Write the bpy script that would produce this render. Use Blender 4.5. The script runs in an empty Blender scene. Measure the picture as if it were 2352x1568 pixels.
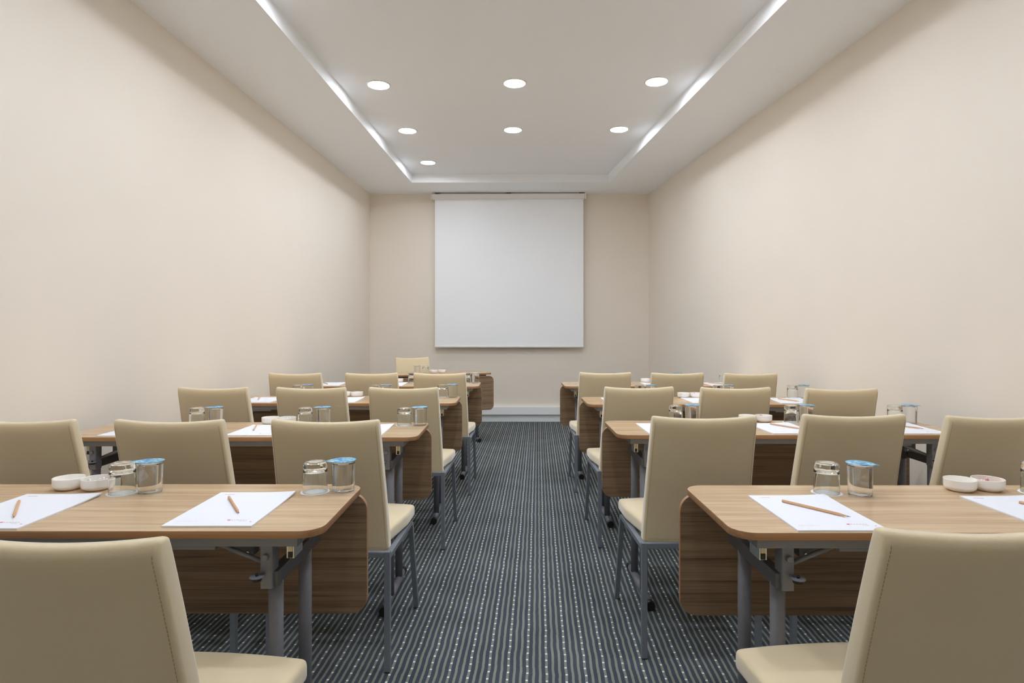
import bpy, bmesh, math, random
from mathutils import Vector, Matrix
random.seed(7)
scn = bpy.context.scene
COL = scn.collection
PI = math.pi

# ------------------------------------------------------------------ materials
def lin(c):
    return tuple(((v/255)/12.92 if v/255 <= 0.04045 else (((v/255)+0.055)/1.055)**2.4) for v in c)

def base_mat(name, rgb, rough=0.6, metal=0.0, spec=0.5):
    m = bpy.data.materials.new(name); m.use_nodes = True
    nt = m.node_tree; b = nt.nodes['Principled BSDF']
    b.inputs['Base Color'].default_value = (*lin(rgb), 1)
    b.inputs['Roughness'].default_value = rough
    b.inputs['Metallic'].default_value = metal
    b.inputs['Specular IOR Level'].default_value = spec
    return m, nt, b

def N(nt, t, **kw):
    n = nt.nodes.new(t)
    for k, v in kw.items(): setattr(n, k, v)
    return n

def noise_mat(name, rgb, rgb2, scale, rough=0.6, bump=0.0, bscale=None, stretch=(1, 1, 1), metal=0.0, spec=0.5, detail=4, dist=0.001):
    m, nt, b = base_mat(name, rgb, rough, metal, spec)
    tc = N(nt, 'ShaderNodeTexCoord'); mp = N(nt, 'ShaderNodeMapping')
    mp.inputs['Scale'].default_value = stretch
    nt.links.new(tc.outputs['Object'], mp.inputs['Vector'])
    no = N(nt, 'ShaderNodeTexNoise'); no.inputs['Scale'].default_value = scale; no.inputs['Detail'].default_value = detail
    nt.links.new(mp.outputs['Vector'], no.inputs['Vector'])
    mx = N(nt, 'ShaderNodeMix', data_type='RGBA')
    mx.inputs[6].default_value = (*lin(rgb), 1); mx.inputs[7].default_value = (*lin(rgb2), 1)
    nt.links.new(no.outputs['Fac'], mx.inputs[0]); nt.links.new(mx.outputs[2], b.inputs['Base Color'])
    if bump:
        n2 = N(nt, 'ShaderNodeTexNoise'); n2.inputs['Scale'].default_value = bscale or scale; n2.inputs['Detail'].default_value = 3
        nt.links.new(mp.outputs['Vector'], n2.inputs['Vector'])
        bp = N(nt, 'ShaderNodeBump'); bp.inputs['Strength'].default_value = bump; bp.inputs['Distance'].default_value = dist
        nt.links.new(n2.outputs['Fac'], bp.inputs['Height']); nt.links.new(bp.outputs['Normal'], b.inputs['Normal'])
    return m

def wood_mat(name, light, dark, rough=0.27, axis_scale=(1.1, 22, 60), coat=0.0):
    m, nt, b = base_mat(name, light, rough, 0, 0.5)
    tc = N(nt, 'ShaderNodeTexCoord'); oi = N(nt, 'ShaderNodeObjectInfo')
    add = N(nt, 'ShaderNodeVectorMath', operation='MULTIPLY_ADD')
    cmb = N(nt, 'ShaderNodeCombineXYZ')
    for i in range(3): nt.links.new(oi.outputs['Random'], cmb.inputs[i])
    nt.links.new(cmb.outputs[0], add.inputs[0]); add.inputs[1].default_value = (37, 23, 11)
    nt.links.new(tc.outputs['Object'], add.inputs[2])
    mp = N(nt, 'ShaderNodeMapping'); mp.inputs['Scale'].default_value = axis_scale
    nt.links.new(add.outputs[0], mp.inputs['Vector'])
    n1 = N(nt, 'ShaderNodeTexNoise'); n1.inputs['Scale'].default_value = 1.4; n1.inputs['Detail'].default_value = 6; n1.inputs['Roughness'].default_value = 0.65
    n1.inputs['Distortion'].default_value = 0.4
    nt.links.new(mp.outputs['Vector'], n1.inputs['Vector'])
    mp2 = N(nt, 'ShaderNodeMapping'); mp2.inputs['Scale'].default_value = (axis_scale[0]*3, axis_scale[1]*6, axis_scale[2]*6)
    nt.links.new(add.outputs[0], mp2.inputs['Vector'])
    n2 = N(nt, 'ShaderNodeTexNoise'); n2.inputs['Scale'].default_value = 1.5; n2.inputs['Detail'].default_value = 3
    nt.links.new(mp2.outputs['Vector'], n2.inputs['Vector'])
    mul = N(nt, 'ShaderNodeMath', operation='MULTIPLY_ADD'); nt.links.new(n2.outputs['Fac'], mul.inputs[0]); mul.inputs[1].default_value = 0.45
    nt.links.new(n1.outputs['Fac'], mul.inputs[2])
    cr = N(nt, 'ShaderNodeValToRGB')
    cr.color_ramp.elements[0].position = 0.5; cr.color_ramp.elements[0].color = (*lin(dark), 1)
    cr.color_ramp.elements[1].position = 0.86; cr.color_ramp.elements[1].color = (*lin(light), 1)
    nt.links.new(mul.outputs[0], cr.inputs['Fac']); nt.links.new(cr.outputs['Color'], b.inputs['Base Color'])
    return m

M = {}
M['wall'] = noise_mat('linen_wallpaper', (239, 230, 218), (236, 227, 215), 3.0, 0.75, 0.12, 260, dist=0.0008, spec=0.3)
M['ceiling'] = noise_mat('white_ceiling_paint', (246, 248, 251), (245, 247, 250), 2.0, 0.8, 0.05, 90, spec=0.2)
M['wood'] = wood_mat('beech_laminate', (210, 182, 147), (176, 143, 106))
M['edge'] = wood_mat('shade_darkened_edge_laminate', (170, 128, 90), (142, 102, 70), 0.45, (1.1, 60, 90))  # same laminate as the top, shade on the upright rim put into the colour
M['panel'] = wood_mat('shade_darkened_panel_laminate', (156, 129, 101), (104, 81, 60), 0.5, (0.9, 30, 40))  # table wood with its colour darkened to stand for shade
M['panel_edge'] = base_mat('panel_edge_band', (172, 130, 98), 0.45)[0]
M['steel'] = noise_mat('grey_powder_coated_steel', (122, 123, 132), (112, 114, 123), 60, 0.42, 0.05, 900, metal=0.0, dist=0.0003)
M['steel_dark'] = noise_mat('dark_grey_steel', (90, 90, 96), (82, 83, 89), 50, 0.45)
M['leg'] = noise_mat('slate_grey_chair_steel', (126, 133, 143), (115, 122, 132), 80, 0.4, 0.08, 700, dist=0.0003)
M['black'] = base_mat('black_plastic', (22, 22, 24), 0.5)[0]
M['cream_plastic'] = base_mat('cream_plastic', (225, 212, 170), 0.4)[0]
M['chrome'] = base_mat('bright_screw', (200, 200, 200), 0.25, 1.0)[0]
M['porcelain'] = base_mat('white_porcelain', (250, 247, 241), 0.12)[0]
M['fabric'] = noise_mat('cream_upholstery', (232, 215, 179), (227, 209, 172), 6, 0.85, 0.5, 900, spec=0.25, dist=0.0006)
for n_ in M['fabric'].node_tree.nodes:
    if n_.type == 'BSDF_PRINCIPLED':
        n_.inputs['Sheen Weight'].default_value = 0.9; n_.inputs['Sheen Roughness'].default_value = 0.45
M['stitch'] = base_mat('tan_stitching', (186, 164, 126), 0.9)[0]
M['screen'] = noise_mat('matte_screen_cloth', (249, 251, 255), (247, 250, 254), 2, 0.8, 0.04, 700, spec=0.2)
M['white_metal'] = base_mat('white_lacquered_metal', (238, 236, 234), 0.45)[0]
M['trim'] = base_mat('white_trim_paint', (246, 247, 250), 0.4)[0]
M['skirting'] = base_mat('pale_grey_skirting_paint', (240, 245, 248), 0.5)[0]
M['red_ink'] = base_mat('red_ink', (212, 92, 112), 0.7)[0]
M['pink_ink'] = base_mat('faint_red_ink', (225, 150, 158), 0.7)[0]
M['grey_ink'] = base_mat('grey_ink', (150, 150, 156), 0.7)[0]
M['graphite'] = base_mat('graphite', (50, 50, 55), 0.4)[0]
M['pencil'] = noise_mat('raw_pencil_wood', (222, 178, 140), (206, 160, 122), 30, 0.55, stretch=(8, 1, 8))
M['seal'] = base_mat('pale_foil', (200, 196, 188), 0.35, 0.3)[0]

def paper_mat():
    m, nt, b = base_mat('ruled_white_paper', (238, 240, 248), 0.7, 0, 0.3)
    tc = N(nt, 'ShaderNodeTexCoord'); sx = N(nt, 'ShaderNodeSeparateXYZ')
    nt.links.new(tc.outputs['Object'], sx.inputs[0])
    mu = N(nt, 'ShaderNodeMath', operation='MULTIPLY'); mu.inputs[1].default_value = 1/0.0085
    nt.links.new(sx.outputs['Y'], mu.inputs[0])
    fr = N(nt, 'ShaderNodeMath', operation='FRACT'); nt.links.new(mu.outputs[0], fr.inputs[0])
    lt = N(nt, 'ShaderNodeMath', operation='LESS_THAN'); lt.inputs[1].default_value = 0.07
    nt.links.new(fr.outputs[0], lt.inputs[0])
    mx = N(nt, 'ShaderNodeMix', data_type='RGBA')
    mx.inputs[6].default_value = (*lin((238, 240, 248)), 1); mx.inputs[7].default_value = (*lin((230, 231, 239)), 1)
    nt.links.new(lt.outputs[0], mx.inputs[0]); nt.links.new(mx.outputs[2], b.inputs['Base Color'])
    return m
M['paper'] = paper_mat()

def doily_mat():
    m, nt, b = base_mat('lace_paper', (240, 240, 240), 0.7)
    tc = N(nt, 'ShaderNodeTexCoord'); sx = N(nt, 'ShaderNodeSeparateXYZ'); nt.links.new(tc.outputs['Object'], sx.inputs[0])
    at = N(nt, 'ShaderNodeMath', operation='ARCTAN2'); nt.links.new(sx.outputs['Y'], at.inputs[0]); nt.links.new(sx.outputs['X'], at.inputs[1])
    s = N(nt, 'ShaderNodeMath', operation='MULTIPLY'); s.inputs[1].default_value = 30; nt.links.new(at.outputs[0], s.inputs[0])
    sn = N(nt, 'ShaderNodeMath', operation='SINE'); nt.links.new(s.outputs[0], sn.inputs[0])
    gt = N(nt, 'ShaderNodeMath', operation='GREATER_THAN'); gt.inputs[1].default_value = 0.1; nt.links.new(sn.outputs[0], gt.inputs[0])
    ln = N(nt, 'ShaderNodeVectorMath', operation='LENGTH'); nt.links.new(tc.outputs['Object'], ln.inputs[0])
    c = N(nt, 'ShaderNodeMath', operation='COMPARE'); c.inputs[1].default_value = 0.0285; c.inputs[2].default_value = 0.0007
    nt.links.new(ln.outputs['Value'], c.inputs[0])
    mu = N(nt, 'ShaderNodeMath', operation='MULTIPLY'); nt.links.new(gt.outputs[0], mu.inputs[0]); nt.links.new(c.outputs[0], mu.inputs[1])
    mx = N(nt, 'ShaderNodeMix', data_type='RGBA')
    mx.inputs[6].default_value = (*lin((240, 240, 240)), 1); mx.inputs[7].default_value = (*lin((165, 162, 158)), 1)
    nt.links.new(mu.outputs[0], mx.inputs[0]); nt.links.new(mx.outputs[2], b.inputs['Base Color'])
    return m
M['doily'] = doily_mat()

def foil_mat():
    m, nt, b = base_mat('blue_printed_foil', (70, 160, 215), 0.35, 0.15)
    tc = N(nt, 'ShaderNodeTexCoord')
    no = N(nt, 'ShaderNodeTexNoise'); no.inputs['Scale'].default_value = 45; no.inputs['Detail'].default_value = 3; no.inputs['Distortion'].default_value = 1.5
    nt.links.new(tc.outputs['Object'], no.inputs['Vector'])
    cr = N(nt, 'ShaderNodeValToRGB'); e = cr.color_ramp.elements
    e[0].position = 0.35; e[0].color = (*lin((30, 120, 185)), 1); e[1].position = 0.70; e[1].color = (*lin((225, 238, 242)), 1)
    x = e.new(0.55); x.color = (*lin((105, 185, 218)), 1)
    nt.links.new(no.outputs['Fac'], cr.inputs['Fac']); nt.links.new(cr.outputs['Color'], b.inputs['Base Color'])
    return m
M['foil'] = foil_mat()

def glass_mat(name, ior, rough=0.0, tint=(1, 1, 1)):
    m, nt, b = base_mat(name, (255, 255, 255), rough)
    b.inputs['Base Color'].default_value = (*tint, 1)
    b.inputs['Transmission Weight'].default_value = 1.0; b.inputs['IOR'].default_value = ior
    return m
M['glass'] = glass_mat('clear_glass', 1.48, 0, (0.985, 1, 0.99))
M['plastic'] = glass_mat('clear_cup_plastic', 1.42, 0, (0.99, 0.99, 0.99))
M['water'] = glass_mat('water', 1.33)

def emis_mat():
    m = bpy.data.materials.new('glowing_lamp_diffuser'); m.use_nodes = True; nt = m.node_tree
    nt.nodes.clear(); o = N(nt, 'ShaderNodeOutputMaterial'); e = N(nt, 'ShaderNodeEmission')
    e.inputs['Color'].default_value = (0.90, 0.975, 1.07, 1); e.inputs['Strength'].default_value = 116
    nt.links.new(e.outputs[0], o.inputs['Surface']); return m
M['lamp'] = emis_mat()

def carpet_mat():
    m, nt, b = base_mat('striped_carpet', (60, 66, 76), 0.95, 0, 0.1)
    L = nt.links.new
    def mth(op, a=None, bb=None, c=None):
        n = N(nt, 'ShaderNodeMath', operation=op)
        for i, v in enumerate((a, bb, c)):
            if v is None: continue
            if isinstance(v, (int, float)): n.inputs[i].default_value = v
            else: L(v, n.inputs[i])
        return n.outputs[0]
    tc = N(nt, 'ShaderNodeTexCoord'); sx = N(nt, 'ShaderNodeSeparateXYZ'); L(tc.outputs['Object'], sx.inputs[0])
    X, Y = sx.outputs['X'], sx.outputs['Y']
    mp = N(nt, 'ShaderNodeMapping'); mp.inputs['Scale'].default_value = (2.2, 4.5, 1); L(tc.outputs['Object'], mp.inputs['Vector'])
    wob = N(nt, 'ShaderNodeTexNoise'); wob.inputs['Scale'].default_value = 2.4; wob.inputs['Detail'].default_value = 3; L(mp.outputs[0], wob.inputs['Vector'])
    w = mth('MULTIPLY', mth('SUBTRACT', wob.outputs['Fac'], 0.5), 0.009)
    s = mth('ADD', mth('SUBTRACT', X, mth('MULTIPLY', Y, 0.0415)), mth('ADD', w, 0.2416 + 20*0.0683))
    p = mth('ADD', mth('DIVIDE', s, 0.0683/3), 0.5)
    fr = mth('ABSOLUTE', mth('SUBTRACT', mth('FRACT', p), 0.5))
    edge = N(nt, 'ShaderNodeTexNoise'); edge.inputs['Scale'].default_value = 260; edge.inputs['Detail'].default_value = 2; L(tc.outputs['Object'], edge.inputs['Vector'])
    wid = mth('ADD', 0.20, mth('MULTIPLY', mth('SUBTRACT', edge.outputs['Fac'], 0.5), 0.22))
    stripe = mth('LESS_THAN', fr, wid)
    third = mth('LESS_THAN', mth('MODULO', mth('FLOOR', p), 3.0), 0.5)
    yy = mth('ADD', mth('DIVIDE', Y, 0.0445), mth('ADD', 200.0, mth('MULTIPLY', mth('FLOOR', p), 0.37)))
    dot = mth('MULTIPLY', mth('LESS_THAN', mth('FRACT', yy), 0.19), mth('MULTIPLY', third, mth('LESS_THAN', fr, 0.17)))
    pile = N(nt, 'ShaderNodeTexNoise'); pile.inputs['Scale'].default_value = 420; pile.inputs['Detail'].default_value = 2; L(tc.outputs['Object'], pile.inputs['Vector'])
    blot = N(nt, 'ShaderNodeTexNoise'); blot.inputs['Scale'].default_value = 5; blot.inputs['Detail'].default_value = 4; L(tc.outputs['Object'], blot.inputs['Vector'])
    def mix(f, a, c):
        mx = N(nt, 'ShaderNodeMix', data_type='RGBA')
        if isinstance(f, float): mx.inputs[0].default_value = f
        else: L(f, mx.inputs[0])
        for i, v in ((6, a), (7, c)):
            if isinstance(v, tuple): mx.inputs[i].default_value = (*lin(v), 1)
            else: L(v, mx.inputs[i])
        return mx.outputs[2]
    pf = mth('ADD', mth('MULTIPLY', mth('SUBTRACT', pile.outputs['Fac'], 0.2), 0.75), mth('MULTIPLY', mth('SUBTRACT', blot.outputs['Fac'], 0.25), 0.85))
    dark = mix(pf, (52, 59, 69), (88, 95, 105))
    lite = mix(pf, (112, 117, 109), (156, 160, 150))
    c1 = mix(stripe, dark, lite)
    c2 = mix(dot, c1, (232, 234, 232))
    L(c2, b.inputs['Base Color'])
    bp = N(nt, 'ShaderNodeBump'); bp.inputs['Strength'].default_value = 0.5; bp.inputs['Distance'].default_value = 0.002
    L(pile.outputs['Fac'], bp.inputs['Height']); L(bp.outputs['Normal'], b.inputs['Normal'])
    return m
M['carpet'] = carpet_mat()

# ------------------------------------------------------------------ mesh helpers
def box(bm, x0, x1, y0, y1, z0, z1, mi=0):
    vs = [bm.verts.new((x, y, z)) for x in (x0, x1) for y in (y0, y1) for z in (z0, z1)]
    for f in ((0, 1, 3, 2), (4, 6, 7, 5), (0, 4, 5, 1), (2, 3, 7, 6), (0, 2, 6, 4), (1, 5, 7, 3)):
        fc = bm.faces.new([vs[i] for i in f]); fc.material_index = mi
    return vs

def bar(bm, p, q, w, h, up=(0, 0, 1)):
    """rectangular bar from p to q"""
    p, q = Vector(p), Vector(q); d = (q-p).normalized(); u = Vector(up)
    s = d.cross(u)
    if s.length < 1e-4: s = d.cross(Vector((0, 1, 0)))
    s.normalize(); u = s.cross(d).normalized()
    a = [bm.verts.new(o + s*sx*w/2 + u*sz*h/2) for o in (p, q) for sx, sz in ((-1, -1), (1, -1), (1, 1), (-1, 1))]
    for i in range(4):
        j = (i+1) % 4; bm.faces.new((a[i], a[j], a[4+j], a[4+i]))
    bm.faces.new((a[3], a[2], a[1], a[0])); bm.faces.new(a[4:8])

def tube(bm, p, q, r, seg=16, r2=None):
    p, q = Vector(p), Vector(q); d = (q-p).normalized()
    s = d.orthogonal().normalized(); t = d.cross(s); r2 = r if r2 is None else r2
    rings = []
    for o, rr in ((p, r), (q, r2)):
        rings.append([bm.verts.new(o + (s*math.cos(2*PI*i/seg)+t*math.sin(2*PI*i/seg))*rr) for i in range(seg)])
    for i in range(seg):
        j = (i+1) % seg; bm.faces.new((rings[0][i], rings[0][j], rings[1][j], rings[1][i])).smooth = True
    bm.faces.new(rings[0][::-1]); bm.faces.new(rings[1])

def lathe(bm, prof, seg=40, closed=False):
    """prof: list of (r, z); points with r=0 collapse to the axis"""
    rings = []
    for r, z in prof:
        if r < 1e-6: rings.append([bm.verts.new((0, 0, z))])
        else: rings.append([bm.verts.new((r*math.cos(2*PI*i/seg), r*math.sin(2*PI*i/seg), z)) for i in range(seg)])
    n = len(prof)
    for k in range(n if closed else n-1):
        a, b = rings[k], rings[(k+1) % n]
        for i in range(seg):
            j = (i+1) % seg
            if len(a) == 1 and len(b) == 1: continue
            if len(a) == 1: f = bm.faces.new((a[0], b[j], b[i]))
            elif len(b) == 1: f = bm.faces.new((a[i], a[j], b[0]))
            else: f = bm.faces.new((a[i], a[j], b[j], b[i]))
            f.smooth = True

def dens(prof, d=.0008):
    """extra rings close to the ends of every long profile segment, so smooth shading stays true"""
    out = [prof[0]]
    for (r0, z0), (r1, z1) in zip(prof, prof[1:]):
        l = math.hypot(r1-r0, z1-z0)
        if l > 4*d:
            for t in (d/l, .5, 1-d/l): out.append((r0+(r1-r0)*t, z0+(z1-z0)*t))
        out.append((r1, z1))
    return out

def rrect(w, h, r, seg=8):
    pts = []
    for cx, cy, a0 in ((w/2-r, h/2-r, 0), (-w/2+r, h/2-r, 90), (-w/2+r, -h/2+r, 180), (w/2-r, -h/2+r, 270)):
        for i in range(seg+1):
            a = math.radians(a0+90*i/seg); pts.append((cx+r*math.cos(a), cy+r*math.sin(a)))
    return pts

def prism(bm, pts, mapf, t, side_mi=0):
    """outline pts swept by thickness t; mapf(u, v, w) -> xyz"""
    a = [bm.verts.new(mapf(u, v, 0)) for u, v in pts]; b = [bm.verts.new(mapf(u, v, t)) for u, v in pts]
    bm.faces.new(a[::-1]); bm.faces.new(b); n = len(pts)
    for i in range(n):
        j = (i+1) % n; f = bm.faces.new((a[i], a[j], b[j], b[i])); f.material_index = side_mi; f.smooth = True

def mk(name, bm, mats, parent=None, bevel=0.0, bseg=2, loc=None, angle=40, smooth_all=False):
    bmesh.ops.recalc_face_normals(bm, faces=bm.faces)
    if smooth_all:
        for f in bm.faces: f.smooth = True
    me = bpy.data.meshes.new(name); bm.to_mesh(me); bm.free()
    if not isinstance(mats, (list, tuple)): mats = [mats]
    for m in mats: me.materials.append(m)
    o = bpy.data.objects.new(name, me); COL.objects.link(o)
    if parent: o.parent = parent
    if loc: o.location = loc
    if bevel:
        b = o.modifiers.new('bevel', 'BEVEL'); b.width = bevel; b.segments = bseg; b.limit_method = 'ANGLE'; b.angle_limit = math.radians(angle)
        b.harden_normals = False
    return o

def thing(name, loc=(0, 0, 0), rz=0):
    o = bpy.data.objects.new(name, None); COL.objects.link(o); o.location = loc; o.rotation_euler = (0, 0, rz)
    o.empty_display_size = 0.1
    return o

def tag(o, label, cat, group=None, kind=None):
    if label: o['label'] = label
    if cat: o['category'] = cat
    if group: o['group'] = group
    if kind: o['kind'] = kind
    return o

kids = {}
def dup(root):
    """copy a thing with its parts and their sub-parts"""
    r = root.copy(); COL.objects.link(r)
    for ch in kids[root.name]:
        c = ch.copy(); COL.objects.link(c); c.parent = r
        for g in kids.get(ch.name, ()):
            d = g.copy(); COL.objects.link(d); d.parent = c
    return r

def register(root):
    kids[root.name] = [o for o in bpy.data.objects if o.parent == root]
    for ch in kids[root.name]:
        kids[ch.name] = [o for o in bpy.data.objects if o.parent == ch]

class Proto:
    """first placement uses the original, later ones copies"""
    def __init__(s, root): s.root = root; s.used = False; register(root)
    def place(s, loc, rz, label, cat, group):
        o = dup(s.root) if s.used else s.root
        s.used = True
        o.location = loc; o.rotation_euler = (0, 0, rz)
        return tag(o, label, cat, group)

# ------------------------------------------------------------------ room
YB = 8.08; YR = -3.6; ZL = 2.97; ZU = 3.07
def xl(y, x0=-1.855): return x0 - 0.0415*(YB-y)
def xr(y, x0=1.787): return x0 + 0.0775*(YB-y)
def cl(y): return -1.205 - 0.0415*(7.44-y)
def cr_(y): return 1.158 + 0.0775*(7.44-y)
T = 0.12
def quadbox(name, pts, z0, z1, mat):
    bm = bmesh.new(); prism(bm, pts, lambda u, v, w: (u, v, z0+w), z1-z0)
    for f in bm.faces: f.smooth = False
    o = mk(name, bm, mat); o['kind'] = 'structure'; return o
quadbox('floor', [(xl(YR)-T, YR-T), (xr(YR)+T, YR-T), (xr(YB)+T, YB+T), (xl(YB)-T, YB+T)], -0.08, 0.0, M['carpet'])
quadbox('wall_left', [(xl(YR)-T, YR), (xl(YR), YR), (xl(YB), YB), (xl(YB)-T, YB)], 0, 3.25, M['wall'])
quadbox('wall_right', [(xr(YR), YR), (xr(YR)+T, YR), (xr(YB)+T, YB), (xr(YB), YB)], 0, 3.25, M['wall'])
quadbox('wall_back', [(xl(YB)-T, YB), (xr(YB)+T, YB), (xr(YB)+T, YB+T), (xl(YB)-T, YB+T)], 0, 3.25, M['wall'])
WX, WZ0, WZ1 = 1.5, .85, 2.6
bm = bmesh.new()
box(bm, xl(YR)-T, -WX, YR-T, YR, 0, 3.25); box(bm, WX, xr(YR)+T, YR-T, YR, 0, 3.25)
box(bm, -WX, WX, YR-T, YR, 0, WZ0); box(bm, -WX, WX, YR-T, YR, WZ1, 3.25)
o = mk('wall_front', bm, M['wall']); o['kind'] = 'structure'
bm = bmesh.new()
for x in (-WX, -WX/3-.03, WX/3-.03, WX-.06): box(bm, x, x+.06, YR-.09, YR-.03, WZ0, WZ1)
for z in (WZ0, WZ1-.06): box(bm, -WX, WX, YR-.085, YR-.035, z, z+.06)
o = mk('added_window_1', bm, M['trim']); o['kind'] = 'structure'  # unseen window, added to bring light onto near tables and chair backs
pl = bpy.data.lights.new('added_window_portal', 'AREA'); pl.shape = 'RECTANGLE'; pl.size = 2*WX; pl.size_y = WZ1-WZ0; pl.cycles.is_portal = True
po = bpy.data.objects.new('added_window_portal', pl); COL.objects.link(po); po.location = (0, YR-.11, (WZ0+WZ1)/2); po.rotation_euler = (PI/2, 0, PI)
# ceiling: lowered border, upright coffer sides, raised middle - one mesh
bm = bmesh.new()
YC0, YC1 = -2.8, 7.44
o4 = [(xl(YR)-.01, YR-.01), (xr(YR)+.01, YR-.01), (xr(YB)+.01, YB+.01), (xl(YB)-.01, YB+.01)]
i4 = [(cl(YC0), YC0), (cr_(YC0), YC0), (cr_(YC1), YC1), (cl(YC1), YC1)]
A = [bm.verts.new((x, y, ZL)) for x, y in o4]; B = [bm.verts.new((x, y, ZL)) for x, y in i4]; Cc = [bm.verts.new((x, y, ZU)) for x, y in i4]
for i in range(4):
    j = (i+1) % 4
    bm.faces.new((A[i], B[i], B[j], A[j])); bm.faces.new((B[i], Cc[i], Cc[j], B[j]))
bm.faces.new(Cc)
bmesh.ops.recalc_face_normals(bm, faces=bm.faces)
if sum(f.normal.z*f.calc_area() for f in bm.faces) > 0: bmesh.ops.reverse_faces(bm, faces=bm.faces)
me = bpy.data.meshes.new('ceiling'); bm.to_mesh(me); bm.free(); me.materials.append(M['ceiling'])
ceil = bpy.data.objects.new('ceiling', me); COL.objects.link(ceil); ceil['kind'] = 'structure'
# back wall trunking and skirting
bm = bmesh.new(); box(bm, xl(YB)+.002, xr(YB)-.002, YB-.055, YB, .095, .20); o = mk('trim_1', bm, M['trim'], bevel=.004); o['kind'] = 'structure'
bm = bmesh.new(); box(bm, xl(YB)+.002, xr(YB)-.002, YB-.018, YB, .0, .088); o = mk('baseboard_back', bm, M['skirting'], bevel=.003); o['kind'] = 'structure'

# ------------------------------------------------------------------ recessed lights
lt = thing('ceiling_downlight')
bm = bmesh.new(); lathe(bm, [(0.0785, 0.0), (0.0785, -0.003), (0.082, -0.006), (0.090, -0.004), (0.0925, 0.0)], 48, closed=True)
mk('trim_ring', bm, M['white_metal'], lt)
bm = bmesh.new(); lathe(bm, [(0, -0.0015), (0.0785, -0.0015), (0.0785, -0.0003), (0, -0.0003)], 48)
mk('diffuser', bm, M['lamp'], lt)
LP = Proto(lt)
LIGHTS = [(-1.02, 4.725, 'left end of the nearest visible row, over the third tables'), (0.02, 4.69, 'middle of the nearest visible row'),
          (1.09, 4.66, 'right end of the nearest visible row'), (-0.982, 5.81, 'left end of the second visible row'),
          (0.008, 5.785, 'middle of the second visible row'), (1.0, 5.77, 'right end of the second visible row'),
          (-0.94, 6.915, 'alone, farthest, near the left coffer corner')]
for k, y in enumerate((3.3, 2.1, 0.9)):
    for x, w in ((-1.08, 'left'), (0, 'middle'), (1.13, 'right')):
        LIGHTS.append((x, y, 'out of frame, row %s above the camera, %s' % (('one', 'two', 'three', 'four')[k], w)))
for x, y, w in LIGHTS:
    LP.place((x, y, ZU), 0, 'round lit ceiling downlight, ' + w, 'ceiling light', 'recessed ceiling downlights')

# ------------------------------------------------------------------ projection screen
sc = thing('projection_screen', (0, YB, 0))
bm = bmesh.new(); box(bm, -1.02, .952, -.13, -.045, 2.885, 2.952); cs = mk('case', bm, M['white_metal'], sc, bevel=.008, bseg=3)
bm = bmesh.new()
box(bm, -1.034, -1.02, -.135, -.04, 2.88, 2.957); mk('end_cap', bm, M['white_metal'], cs, bevel=.004)
bm = bmesh.new()
box(bm, .952, .966, -.135, -.04, 2.88, 2.957); mk('end_cap', bm, M['white_metal'], cs, bevel=.004)
for x in (-.95, -.03, .91):
    bm = bmesh.new(); box(bm, x-.03, x+.03, -.10, 0, 2.950, 2.966); mk('mounting_bracket', bm, M['black'], cs)
cs.rotation_euler = (0, -0.004, 0)
bm = bmesh.new(); g = []
nx, nz = 24, 24
for t in (0, .0015):
    g.append([[bm.verts.new((-.996+1.919*i/nx, -.085+t+.004*math.sin(i*.5)*math.sin(k*.35)*(1-k/nz), .985+1.92*k/nz)) for k in range(nz+1)] for i in range(nx+1)])
for i in range(nx):
    for k in range(nz):
        for s in (0, 1):
            bm.faces.new((g[s][i][k], g[s][i+1][k], g[s][i+1][k+1], g[s][i][k+1])).smooth = True
mk('cloth', bm, M['screen'], sc)
bm = bmesh.new(); box(bm, -1.0, .926, -.094, -.074, .970, .992); mk('bottom_bar', bm, M['white_metal'], sc, bevel=.006, bseg=3)
tag(sc, 'large white pull-down projection screen hanging on the back wall', 'projection screen')

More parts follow.
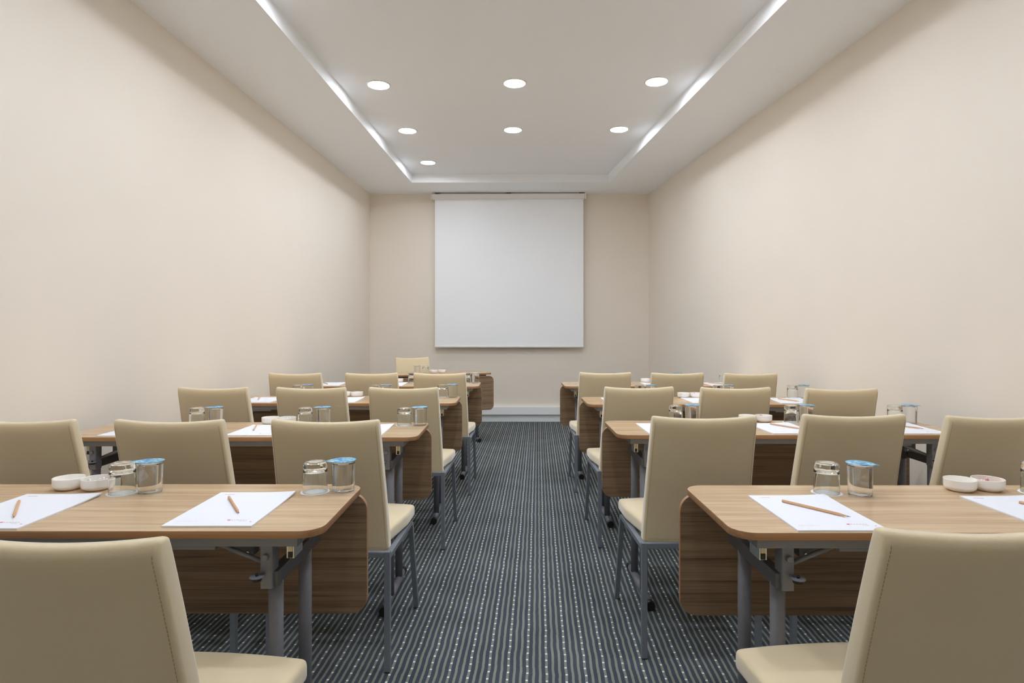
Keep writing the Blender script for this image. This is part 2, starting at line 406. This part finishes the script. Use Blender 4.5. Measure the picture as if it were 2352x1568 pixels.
# ------------------------------------------------------------------ folding table
def make_table(L, DP=.43):
    t = thing('folding_table'); h = L/2
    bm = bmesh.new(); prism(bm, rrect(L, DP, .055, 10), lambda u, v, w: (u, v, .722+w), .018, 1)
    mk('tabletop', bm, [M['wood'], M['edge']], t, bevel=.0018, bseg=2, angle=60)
    bm = bmesh.new(); i = .057
    box(bm, -h+i, h-i, -.195, -.170, .697, .7219); box(bm, -h+i, h-i, .150, .175, .697, .7219)
    box(bm, -h+i, -h+i+.025, -.170, .150, .697, .7219); box(bm, h-i-.025, h-i, -.170, .150, .697, .7219)
    mk('under_frame', bm, M['steel'], t, bevel=.0015)
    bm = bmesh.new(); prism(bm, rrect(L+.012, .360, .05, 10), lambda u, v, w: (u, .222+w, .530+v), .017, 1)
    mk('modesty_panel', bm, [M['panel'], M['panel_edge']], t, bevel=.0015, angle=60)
    for s in (-1, 1):
        def X(a): return s*(h-a)
        bm = bmesh.new(); box(bm, s*(h-.33)-.02, s*(h-.33)+.02, .176, .2215, .655, .705); mk('panel_bracket', bm, M['steel_dark'], t, bevel=.001)
        for py in (-.14, .07):
            bm = bmesh.new(); tube(bm, (X(.128), py, .034), (X(.128), py, .60), .0175, 24); mk('leg', bm, M['steel'], t)
        bm = bmesh.new(); tube(bm, (X(.128), -.262, .021), (X(.128), .162, .021), .0172, 24); ft = mk('foot_tube', bm, M['steel'], t)
        for y0, y1 in ((-.282, -.252), (.152, .180)):
            bm = bmesh.new(); tube(bm, (X(.128), y0, .021), (X(.128), y1, .021), .0205, 20); mk('end_cap', bm, M['black'], ft, bevel=.003)
        bm = bmesh.new(); box(bm, min(X(.111), X(.137)), max(X(.111), X(.137)), -.168, .150, .594, .630)
        ca = mk('cross_arm', bm, M['steel_dark'], t, bevel=.002)
        bm = bmesh.new(); tube(bm, (X(.137), .03, .604), (X(.150), .03, .604), .019, 24); tube(bm, (X(.150), .03, .604), (X(.154), .03, .604), .006, 12); mk('pivot_disc', bm, M['steel_dark'], ca, bevel=.001)
        bm = bmesh.new(); box(bm, min(X(.122), X(.151)), max(X(.122), X(.151)), -.178, -.136, .591, .697); br = mk('leg_bracket', bm, M['steel'], t, bevel=.003)
        bm = bmesh.new(); tube(bm, (X(.137), -.178, .668), (X(.137), -.189, .668), .0075, 18); mk('bolt', bm, M['steel'], br, bevel=.001)
        bm = bmesh.new(); lathe(bm, [(0, 0), (.016, 0), (.0165, .0015), (.016, .003), (0, .003)], 28)
        box(bm, -.012, .012, .0, .022, 0, .003)
        lv = mk('lock_lever', bm, M['steel'], t, loc=(X(.150), -.199, .628))
        bm = bmesh.new(); lathe(bm, [(0, -.0075), (.0115, -.0075), (.0125, -.0005), (0, -.0005)], 24); lathe(bm, [(0, .003), (.0035, .003), (.0035, .009), (0, .009)], 14); mk('rubber_stop', bm, M['black'], lv)
        bm = bmesh.new(); tube(bm, (X(.148), -.14, .637), (X(.275), -.14, .690), .0058, 14); mk('support_strut', bm, M['steel'], t)
        bm = bmesh.new(); box(bm, min(X(.25), X(.385)), max(X(.25), X(.385)), -.190, -.105, .688, .6965); mk('mounting_plate', bm, M['steel'], t, bevel=.002)
        bm = bmesh.new(); box(bm, min(X(.188), X(.238)), max(X(.188), X(.238)), -.122, -.09, .650, .7215); hp = mk('hinge_block', bm, M['steel_dark'], t, bevel=.002)
        bm = bmesh.new(); tube(bm, (X(.203), -.121, .658), (X(.203), -.1245, .658), .003, 12); tube(bm, (X(.225), -.121, .658), (X(.225), -.1245, .658), .003, 12); mk('screw', bm, M['chrome'], hp)
        bm = bmesh.new(); box(bm, min(X(.084), X(.103)), max(X(.084), X(.103)), -.14, -.08, .650, .7215); la = mk('latch', bm, M['chrome'], t, bevel=.0008)
        bm = bmesh.new(); box(bm, min(X(.088), X(.0985)), max(X(.088), X(.0985)), -.1425, -.1395, .667, .697); mk('latch_insert', bm, M['cream_plastic'], la)
        bm = bmesh.new(); box(bm, min(X(.088), X(.0985)), max(X(.088), X(.0985)), -.1425, -.1395, .652, .666); mk('latch_catch', bm, M['black'], la)
    return t

TL = 1.55
TP = Proto(make_table(TL)); HP = Proto(make_table(1.40))
TABLES = {('L', 1): (-.440, 1.628), ('L', 2): (-.408, 2.861), ('L', 3): (-.354, 4.085), ('L', 4): (-.272, 5.23),
          ('R', 1): (.506, 1.616), ('R', 2): (.464, 2.918), ('R', 3): (.4695, 4.024), ('R', 4): (.431, 5.24)}
ORD = {1: 'nearest', 2: 'second', 3: 'third', 4: 'fourth and farthest'}
SD = {'L': 'left', 'R': 'right'}
for (s, r), (x, y) in TABLES.items():
    cx = x - TL/2 if s == 'L' else x + TL/2
    TP.place((cx, y, 0), 0, 'long narrow light wood folding table, %s on the %s of the aisle' % (ORD[r], SD[s]), 'table', 'light wood folding tables')
HP.place((-.9405, 6.563, 0), math.radians(200), 'light wood presenter table turned at an angle near the projection screen', 'table', 'light wood folding tables')

# ------------------------------------------------------------------ chair
def make_chair():
    c = thing('conference_chair')
    z0, z1 = .393, .890
    def W(v): return .402 - .024*v
    def rear(u, v):
        y = -.11*v**1.25 - .016*(1-u*u)*(.15+.85*v) + .012*max(0, (v-.93)/.07)**2
        z = z0+(z1-z0)*v - .0100*(1-u*u)*v + .006*(1-v)*(u*u)
        return Vector((u*W(v)/2, y, z))
    def front(u, v):
        p = rear(u, v); p.y += .046 - .004*v - .014*max(0, (v-.93)/.07)**2; return p
    nu, nv = 14, 28
    bm = bmesh.new()
    R = [[bm.verts.new(rear(-1+2*i/nu, k/nv)) for k in range(nv+1)] for i in range(nu+1)]
    F = [[bm.verts.new(front(-1+2*i/nu, k/nv)) for k in range(nv+1)] for i in range(nu+1)]
    for i in range(nu):
        for k in range(nv):
            bm.faces.new((R[i][k], R[i+1][k], R[i+1][k+1], R[i][k+1])); bm.faces.new((F[i][k], F[i][k+1], F[i+1][k+1], F[i+1][k]))
        bm.faces.new((R[i][0], F[i][0], F[i+1][0], R[i+1][0])); bm.faces.new((R[i][nv], R[i+1][nv], F[i+1][nv], F[i][nv]))
    for k in range(nv):
        bm.faces.new((R[0][k], R[0][k+1], F[0][k+1], F[0][k])); bm.faces.new((R[nu][k], F[nu][k], F[nu][k+1], R[nu][k+1]))
    br = mk('backrest', bm, M['fabric'], c, bevel=.009, bseg=4, angle=50, smooth_all=True)
    # stitching: dashes down both sides, across the foot and at the top corners of the rear face
    bm = bmesh.new()
    def dash(a, b):
        if (b-a).length > 1e-5: bar(bm, a, b, .0011, .0008, up=(0, -1, 0.2))
    for sgn in (-1, 1):
        n = 62
        for k in range(n):
            v0 = .045+.915*k/n; v1 = v0+.915/n*.72; u = sgn*(1-.0085/(.19))
            a, b = rear(u, v0), rear(u, v1); a.y -= .0002; b.y -= .0002
            dash(a, b)
    for k in range(50):
        u0 = -.9+1.8*k/50; u1 = u0+1.8/50*.62
        a, b = rear(u0, .045), rear(u1, .045); a.y -= .0002; b.y -= .0002; dash(a, b)
    mk('stitching', bm, M['stitch'], br)
    # seat cushion
    bm = bmesh.new(); nx, ny = 12, 12
    def hw(y): return .190 + (.221-.190)*min(1, (y-.02)/.22)
    def pt(i, k, top):
        u = -1+2*i/nx; y = .02+.372*k/ny
        z = (.466 + .003*(1-u*u) + .003*math.sin(k/ny*PI)) if top else .416
        yy = y - (.012*u*u if k == ny else 0)*1.0
        return (u*hw(y), yy, z)
    Tt = [[bm.verts.new(pt(i, k, True)) for k in range(ny+1)] for i in range(nx+1)]
    Bt = [[bm.verts.new(pt(i, k, False)) for k in range(ny+1)] for i in range(nx+1)]
    for i in range(nx):
        for k in range(ny):
            bm.faces.new((Tt[i][k], Tt[i+1][k], Tt[i+1][k+1], Tt[i][k+1])); bm.faces.new((Bt[i][k], Bt[i][k+1], Bt[i+1][k+1], Bt[i+1][k]))
        bm.faces.new((Tt[i][0], Bt[i][0], Bt[i+1][0], Tt[i+1][0])); bm.faces.new((Tt[i][ny], Tt[i+1][ny], Bt[i+1][ny], Bt[i][ny]))
    for k in range(ny):
        bm.faces.new((Tt[0][k], Tt[0][k+1], Bt[0][k+1], Bt[0][k])); bm.faces.new((Tt[nx][k], Bt[nx][k], Bt[nx][k+1], Tt[nx][k+1]))
    mk('seat', bm, M['fabric'], c, bevel=.015, bseg=5, angle=50, smooth_all=True)
    # steel frame and legs
    bm = bmesh.new()
    box(bm, -.201, .201, -.066, -.046, .402, .4215)
    box(bm, -.203, .203, .325, .345, .393, .413)
    for s in (-1, 1): box(bm, s*.211-.010, s*.211+.010, -.046, .325, .395, .413)
    mk('seat_frame', bm, M['leg'], c, bevel=.0015)
    for s in (-1, 1):
        bm = bmesh.new(); box(bm, s*.211-.010, s*.211+.010, -.0675, -.0455, .004, .4225)
        box(bm, s*.211-.0095, s*.211+.0095, -.067, -.046, 0, .004, 1); mk('leg', bm, [M['leg'], M['black']], c, bevel=.0012)
        bm = bmesh.new(); bar(bm, (s*.211, .452, .004), (s*.211, .335, .400), .020, .020, up=(0, 1, 0))
        mk('leg', bm, [M['leg']], c, bevel=.0012)
        bm = bmesh.new(); bar(bm, (s*.211, .453, .0), (s*.211, .4518, .004), .0185, .0185, up=(0, 1, 0)); f = mk('foot_pad', bm, [M['black']], c)
    return c
CP = Proto(make_chair())
k = 1.033
def D0(dt): return dt*k + .11
CH = [  # x of back, D of back foot, rotation, label
 (-.702, 1.023, -4.0, 'largest cream chair in the bottom left corner of the photo'),
 (.757, 1.065, 3.6, 'largest cream chair in the bottom right corner of the photo')]
WHERE = {'aisle': 'aisle seat', 'mid': 'middle seat', 'wall': 'seat by the wall'}
def chair_label(side, row, seat): return 'cream upholstered chair at the %s table on the %s, %s' % (ORD[row], SD[side], WHERE[seat])
for s, r, seat, x, dt, rz in (
    ('L', 2, 'wall', -1.651*k, 2.058, -1), ('L', 2, 'mid', -1.151*k, 2.058, -1), ('L', 2, 'aisle', -.645, 2.058, -2.5),
    ('L', 3, 'wall', -1.569*k, 3.227, -1), ('L', 3, 'mid', -1.054*k, 3.227, -1), ('L', 3, 'aisle', -.585, 3.227, -2.5),
    ('L', 4, 'wall', -1.517*k, 4.303, 0), ('L', 4, 'mid', -.983*k, 4.303, 0), ('L', 4, 'aisle', -.520, 4.303, -1.5),
    ('R', 2, 'aisle', .692, 2.141, 1.5), ('R', 2, 'mid', 1.222*k, 2.19, 1), ('R', 2, 'wall', 1.709*k, 2.15, 1),
    ('R', 3, 'aisle', .693, 3.252, 1.5), ('R', 3, 'mid', 1.174*k, 3.227, 1), ('R', 3, 'wall', 1.700*k, 3.167, 0),
    ('R', 4, 'aisle', .684, 4.369, 0), ('R', 4, 'mid', 1.164*k, 4.325, 0), ('R', 4, 'wall', 1.662*k, 4.281, 0)):
    CH.append((x, D0(dt), rz, chair_label(s, r, seat)))
for x, y, rz, lab in CH:
    CP.place((x, y, 0), math.radians(rz), lab, 'chair', 'cream conference chairs')
CP.place((-1.095, 6.895, 0), math.radians(202), "presenter's cream chair facing the room behind the angled table", 'chair', 'cream conference chairs')

# ------------------------------------------------------------------ table-top things
def text_into(bm, s, x, y, size, mi, z, shear=0, space=1.0):
    cu = bpy.data.curves.new('t', 'FONT'); cu.body = s; cu.size = size; cu.space_character = space; cu.shear = shear
    ob = bpy.data.objects.new('t', cu); COL.objects.link(ob)
    dg = bpy.context.evaluated_depsgraph_get(); me = bpy.data.meshes.new_from_object(ob.evaluated_get(dg))
    me.transform(Matrix.Translation((x, y, z)))
    n0 = len(bm.faces); bm.from_mesh(me); bm.faces.ensure_lookup_table()
    for f in bm.faces[n0:]: f.material_index = mi
    bpy.data.objects.remove(ob); bpy.data.curves.remove(cu); bpy.data.meshes.remove(me)

pad = thing('notepad')
bm = bmesh.new(); nx, ny = 12, 16
def zt(u, v, top):   # far right corner lifts a little
    lift = .004*max(0, (u+v-1.45)/.55)**2
    return (.0036 if top else .0) + lift
g = [[[bm.verts.new((-.105+.21*i/nx, -.1485+.297*j/ny, zt(i/nx, j/ny, t))) for j in range(ny+1)] for i in range(nx+1)] for t in (0, 1)]
for i in range(nx):
    for j in range(ny):
        bm.faces.new((g[1][i][j], g[1][i+1][j], g[1][i+1][j+1], g[1][i][j+1])); bm.faces.new((g[0][i][j], g[0][i][j+1], g[0][i+1][j+1], g[0][i+1][j]))
    bm.faces.new((g[0][i][0], g[0][i+1][0], g[1][i+1][0], g[1][i][0])); bm.faces.new((g[0][i][ny], g[1][i][ny], g[1][i+1][ny], g[0][i+1][ny]))
for j in range(ny):
    bm.faces.new((g[0][0][j], g[1][0][j], g[1][0][j+1], g[0][0][j+1])); bm.faces.new((g[0][nx][j], g[0][nx][j+1], g[1][nx][j+1], g[1][nx][j]))
mk('paper_stack', bm, M['paper'], pad)
bm = bmesh.new(); zz = .0039
text_into(bm, 'notes', -.085, .122, .011, 0, zz, 0.3, 1.15)
text_into(bm, 'RAMADA', .0385, -.1078, .0070, 0, zz, 0, 1.55)
text_into(bm, 'HOTEL', .062, -.1155, .0048, 2, zz, 0, 1.1)
text_into(bm, 'www.ramada.com', -.088, -.116, .0052, 1, zz, 0, 1.35)
prism(bm, rrect(.0072, .0062, .0015, 3), lambda u, v, w: (.0330+u, -.1050+v, zz-.0001+w), .0001)
prism(bm, rrect(.0045, .0030, .001, 3), lambda u, v, w: (.0900+u, -.1180+v, zz-.0001+w), .0001)
for f in bm.faces:
    if f.normal.length == 0: pass
me = bpy.data.meshes.new('print'); bm.to_mesh(me); bm.free()
for n_ in ('red_ink', 'pink_ink', 'grey_ink'): me.materials.append(M[n_])
pr = bpy.data.objects.new('printed_letterhead', me); COL.objects.link(pr); pr.parent = pad
pr['label'] = 'red hotel lettering and small logo on the sheet'
PADP = Proto(pad)

pen = thing('pencil')   # lies along local -y (tip at -y)
bm = bmesh.new()
seg = 6; rr = .0037
rings = [[bm.verts.new((rad*math.cos(2*PI*i/seg), y, rr+rad*math.sin(2*PI*i/seg))) for i in range(seg)] for rad, y in ((.0032, .0875), (rr, .0865), (rr, -.060), (.0012, -.0805))]
for a, b in zip(rings, rings[1:]):
    for i in range(seg): bm.faces.new((a[i], a[(i+1) % seg], b[(i+1) % seg], b[i]))
bm.faces.new(rings[0]); bm.faces.new(rings[-1][::-1])
mk('shaft', bm, M['pencil'], pen)
bm = bmesh.new(); tube(bm, (0, -.0800, rr), (0, -.0885, rr), .0014, 8, .0002); mk('graphite_tip', bm, M['graphite'], pen)
PENP = Proto(pen)

tb = bmesh.new()
lathe(tb, dens([(0, .0655), (.018, .0650), (.0262, .0625), (.0297, .0560), (.0310, .040), (.0322, .010), (.0326, .0012), (.0330, .0002), (.0338, .0002), (.0343, .0012), (.0340, .030), (.0335, .060),
           (.0331, .076), (.0318, .0820), (.0285, .0846), (.020, .0838), (0, .0828)]), 64)
tumb = mk('tumbler', tb, M['glass'], None, smooth_all=True)
kids['tumbler'] = []
TMP = Proto(tumb)

db = bmesh.new(); n = 96; pts = []
for i in range(n):
    a = 2*PI*i/n; r = .0398 + .0011*abs(math.sin(a*12)); pts.append((r*math.cos(a), r*math.sin(a)))
prism(db, pts, lambda u, v, w: (u, v, w), .0006)
doil = mk('doily', db, M['doily'], None); DOP = Proto(doil)

def make_cup(foil):
    c = thing('water_cup')
    bm = bmesh.new()
    k_ = 1.065
    pr_ = [(0, .0012), (.0225, .0006), (.0262, .0), (.0282, .0016), (.0290, .006), (.0300, .040), (.0312, .0845), (.0332, .0862), (.0332, .0878), (.0306, .0878),
           (.0303, .0845), (.0291, .040), (.0281, .007), (.0262, .0032), (0, .0034)]
    lathe(bm, dens([(r_*k_, z_) for r_, z_ in pr_]), 64)
    bmesh.ops.remove_doubles(bm, verts=bm.verts, dist=1e-6)
    mk('cup_body', bm, M['plastic'], c, smooth_all=True)
    bm = bmesh.new(); lathe(bm, dens([(r_*k_, z_) for r_, z_ in [(0, .0031), (.0264, .0029), (.0283, .0068), (.0293, .040), (.0304, .0795), (0, .0795)]]), 64); mk('water', bm, M['water'], c)
    bm = bmesh.new(); pts = []
    for i in range(64):
        a = 2*PI*i/64; r = .0366
        d = abs((a - math.radians(205) + PI) % (2*PI) - PI)
        if d < .42: r += .014*(1-d/.42)**.7
        pts.append((r*math.cos(a), r*math.sin(a)))
    nr = 6; ctr = bm.verts.new((0, 0, .0884)); top = [[bm.verts.new((x*q/nr, y*q/nr, .0883 - (.0010 if q == nr else 0) + .0012*(x*x*500)*(q/nr)**2)) for x, y in pts] for q in range(1, nr+1)]
    for i in range(64):
        j = (i+1) % 64; bm.faces.new((ctr, top[0][i], top[0][j])).smooth = True
        for q in range(nr-1): bm.faces.new((top[q][i], top[q+1][i], top[q+1][j], top[q][j])).smooth = True
    o = mk('foil_lid', bm, M['foil'] if foil else M['seal'], c)
    so = o.modifiers.new('thickness', 'SOLIDIFY'); so.thickness = .0004; so.offset = 1
    return c
CUPB = Proto(make_cup(True)); CUPW = Proto(make_cup(False))

bb = bmesh.new()
lathe(bb, dens([(0, .0018), (.020, .0014), (.0240, .0), (.0275, .0), (.0345, .0040), (.0390, .0085), (.0404, .0125), (.0410, .0325), (.0404, .0336), (.0390, .0332),
           (.0384, .0130), (.0355, .0080), (.0260, .0050), (0, .0045)]), 56)
bowl = mk('snack_bowl', bb, M['porcelain'], None, smooth_all=True); BOP = Proto(bowl)

def candy_mesh(name, mat):
    bm = bmesh.new()
    lathe(bm, [(0.0001, -.0155), (.0065, -.0150), (.0050, -.0125), (.0016, -.0092), (.0052, -.0065), (.0066, 0), (.0052, .0065), (.0016, .0092), (.0050, .0125), (.0065, .0150), (0.0001, .0155)], 12)
    bmesh.ops.rotate(bm, verts=bm.verts, matrix=Matrix.Rotation(PI/2, 3, 'Y'))
    for v in bm.verts: v.co += Vector((0, random.uniform(-.0006, .0006), random.uniform(-.0006, .0006)))
    return mk(name, bm, mat, None)
CM = [base_mat('wrapper_'+n_, c_, .25, .2)[0] for n_, c_ in (('white', (235, 228, 222)), ('green', (100, 150, 50)), ('violet', (140, 115, 190)), ('orange', (220, 140, 95)), ('pink', (225, 170, 165)))]
CN = ['white', 'green', 'violet', 'orange', 'pink']
CANDY = [Proto(candy_mesh('wrapped_sweet', m)) for m in CM]

ZT = .7401
def tname(s, r): return '%s %s table' % (ORD[r].split(' and ')[0] if r != 4 else 'farthest', SD[s])
SEAT = {'a': 'by the aisle', 'm': 'in the middle', 'w': 'by the wall'}
def put(kind, s, r, seat, x, y, rz=0.0, z=ZT):
    T_, S_ = tname(s, r), SEAT[seat]
    rz = math.radians(rz)
    if kind == 'pad': PADP.place((x, y, z), rz, 'white ruled notepad on the %s, place %s' % (T_, S_), 'notepad', 'hotel notepads')
    elif kind == 'pen': PENP.place((x, y, z+.0038), rz, 'plain wooden pencil lying on the notepad, %s, place %s' % (T_, S_), 'pencil', 'wooden pencils')
    elif kind == 'tum':
        if r: DOP.place((x, y, z), rz, 'round white paper doily under the tumbler, %s, place %s' % (T_, S_), 'doily', 'paper doilies')
        TMP.place((x, y, z+.0007), rz, 'upside-down clear glass tumbler on the %s, place %s' % (T_, S_), 'glass', 'upturned tumblers')
    elif kind == 'cup': CUPB.place((x, y, z), rz, 'sealed clear water cup with blue foil lid, %s, place %s' % (T_, S_), 'water cup', 'sealed water cups')

def bowls(tn, a, b, order, cols, z=ZT):
    """a = empty bowl, b = bowl of sweets"""
    if a: BOP.place((a[0], a[1], z), 0, 'small empty white porcelain bowl on the %s' % tn, 'bowl', 'white snack bowls')
    if b:
        BOP.place((b[0], b[1], z), 0, 'small white porcelain bowl of wrapped sweets on the %s' % tn, 'bowl', 'white snack bowls')
        for i, c in enumerate(cols):
            a_ = i*2*PI/len(cols) + .5; r_ = .0165
            o = CANDY[c].place((b[0]+r_*math.cos(a_), b[1]+r_*math.sin(a_), z+.0155+.006*(i % 2)), a_+1.3, '%s wrapped sweet in the white bowl on the %s' % (CN[c], tn), 'sweet', 'sweets in the bowl on the %s' % tn)
            o.rotation_euler = (random.uniform(-.3, .3), .35 if i % 2 else -.2, a_+1.3)

# nearest left table
put('tum', 'L', 1, 'a', -.559, 1.756, 10); put('cup', 'L', 1, 'a', -.4825, 1.768, 0)
put('pad', 'L', 1, 'a', -.712, 1.588, 0); put('pen', 'L', 1, 'a', -.720, 1.600, 32)
put('tum', 'L', 1, 'm', -1.098, 1.742, 40); put('cup', 'L', 1, 'm', -1.027, 1.755, -8)
put('pad', 'L', 1, 'm', -1.243, 1.57, 0); put('pen', 'L', 1, 'm', -1.252, 1.562, 35)
bowls(tname('L', 1), (-1.283, 1.79), (-1.198, 1.785), 0, (2, 0, 1, 0, 4))
# nearest right table
put('pad', 'R', 1, 'a', .756, 1.556, 0); put('pen', 'R', 1, 'a', .767, 1.566, 36)
put('tum', 'R', 1, 'a', .888, 1.745, 15); put('cup', 'R', 1, 'a', .973, 1.728, 105)
put('pad', 'R', 1, 'm', 1.334, 1.55, 0); put('pen', 'R', 1, 'm', 1.383, 1.553, 36)
put('tum', 'R', 1, 'm', 1.478, 1.745, 15)
bowls(tname('R', 1), (1.284, 1.772), (1.367, 1.776), 0, (3, 4, 3, 0, 3))
# second left
put('tum', 'L', 2, 'a', -.517, 2.972); put('cup', 'L', 2, 'a', -.442, 2.98, 5); put('pad', 'L', 2, 'a', -.673, 2.838)
put('pad', 'L', 2, 'm', -1.140, 2.825, 0); put('pen', 'L', 2, 'm', -1.190, 2.862, 18)
put('tum', 'L', 2, 'm', -.995, 2.975); put('cup', 'L', 2, 'm', -.908, 2.98, -4)
put('tum', 'L', 2, 'w', -1.516, 2.975); put('cup', 'L', 2, 'w', -1.428, 2.98, 2); put('pad', 'L', 2, 'w', -1.69, 2.815, 0)
bowls(tname('L', 2), (-1.180, 3.02), (-1.097, 3.02), 0, (1, 0, 2, 0))
# second right
put('pad', 'R', 2, 'a', .710, 2.872); put('tum', 'R', 2, 'a', .811, 3.065); put('cup', 'R', 2, 'a', .892, 3.065, 100)
put('pad', 'R', 2, 'm', 1.252, 2.875, 2); put('pen', 'R', 2, 'm', 1.284, 2.90, 28)
put('tum', 'R', 2, 'm', 1.388, 3.072); put('cup', 'R', 2, 'm', 1.460, 3.065, 100)
put('pad', 'R', 2, 'w', 1.826, 2.87, 0); put('pen', 'R', 2, 'w', 1.838, 2.905, 32)
put('tum', 'R', 2, 'w', 1.900, 3.068); put('cup', 'R', 2, 'w', 1.968, 3.06, 100)
bowls(tname('R', 2), (1.175, 3.09), (1.257, 3.09), 0, (0, 4, 0))
# third left
put('tum', 'L', 3, 'a', -.475, 4.22); put('cup', 'L', 3, 'a', -.402, 4.215, 2)
put('pad', 'L', 3, 'm', -1.10, 4.04, 0); put('tum', 'L', 3, 'm', -.929, 4.19); put('cup', 'L', 3, 'm', -.85, 4.19, 2)
put('pad', 'L', 3, 'w', -1.63, 4.04, 0); put('pen', 'L', 3, 'w', -1.675, 4.09, 20)
put('tum', 'L', 3, 'w', -1.459, 4.2); put('cup', 'L', 3, 'w', -1.385, 4.2, 2)
bowls(tname('L', 3), (-1.148, 4.245), (-1.064, 4.245), 0, (4, 0, 3, 0))
# third right
put('pad', 'R', 3, 'a', .700, 4.005); put('tum', 'R', 3, 'a', .861, 4.17); put('cup', 'R', 3, 'a', .937, 4.17, 100)
put('pad', 'R', 3, 'm', 1.237, 4.005); put('tum', 'R', 3, 'm', 1.388, 4.17); put('cup', 'R', 3, 'm', 1.463, 4.17, 100)
put('pad', 'R', 3, 'w', 1.800, 3.99, -6); put('pen', 'R', 3, 'w', 1.785, 3.99, 22)
put('tum', 'R', 3, 'w', 1.895, 4.178); put('cup', 'R', 3, 'w', 1.964, 4.165, 100)
bowls(tname('R', 3), (1.162, 4.19), (1.246, 4.19), 0, (0, 4, 0))
# farthest left
put('pad', 'L', 4, 'w', -1.53, 5.21); put('pen', 'L', 4, 'w', -1.575, 5.225, 30)
put('pad', 'L', 4, 'm', -1.005, 5.19); put('tum', 'L', 4, 'm', -.868, 5.37)
put('tum', 'L', 4, 'a', -.390, 5.35)
CUPW.place((-.316, 5.35, ZT), 0, 'sealed clear water cup with pale lid, farthest left table, by the aisle', 'water cup', 'sealed water cups')
bowls(tname('L', 4), None, (-.988, 5.385), 0, (3, 0, 4))
# farthest right
put('pad', 'R', 4, 'm', 1.213, 5.21); put('pen', 'R', 4, 'm', 1.205, 5.265, 38); put('cup', 'R', 4, 'a', .911, 5.36, 100)
put('pad', 'R', 4, 'w', 1.745, 5.20); put('pen', 'R', 4, 'w', 1.735, 5.225, 38); put('cup', 'R', 4, 'm', 1.437, 5.36, 100)
put('tum', 'R', 4, 'w', 1.835, 5.37)
bowls(tname('R', 4), (1.165, 5.40), None, 0, ())
# presenter table
CUPW.place((-.985, 6.42, ZT), 0, 'sealed clear water cup with pale lid on the presenter table', 'water cup', 'sealed water cups')
TMP.place((-.905, 6.46, ZT+.0002), 0, 'upside-down clear glass tumbler on the presenter table', 'glass', 'upturned tumblers')
bowls('presenter table', (-.748, 6.60), (-.832, 6.56), 0, (4, 0, 3))

# ------------------------------------------------------------------ world, camera, render look
w = bpy.data.worlds.new('world'); scn.world = w; w.use_nodes = True
w.node_tree.nodes['Background'].inputs[0].default_value = (1, .96, .9, 1); w.node_tree.nodes['Background'].inputs[1].default_value = 1.1
cam = bpy.data.cameras.new('camera'); co = bpy.data.objects.new('camera', cam); COL.objects.link(co)
co.location = (0, 0, 1.2); co.rotation_euler = (PI/2, 0, 0)
cam.sensor_width = 36; cam.lens = 36*1420/2352; cam.shift_y = -27/2352; cam.clip_start = .01
scn.camera = co
vs = scn.view_settings; vs.view_transform = 'Standard'; vs.look = 'None'; vs.gamma = 1; vs.exposure = 0.06; vs.use_curve_mapping = False
cy = scn.cycles
cy.use_denoising = True; cy.max_bounces = 14; cy.diffuse_bounces = 12; cy.glossy_bounces = 5; cy.transmission_bounces = 14
cy.sample_clamp_indirect = 60.0; cy.blur_glossy = 0.5
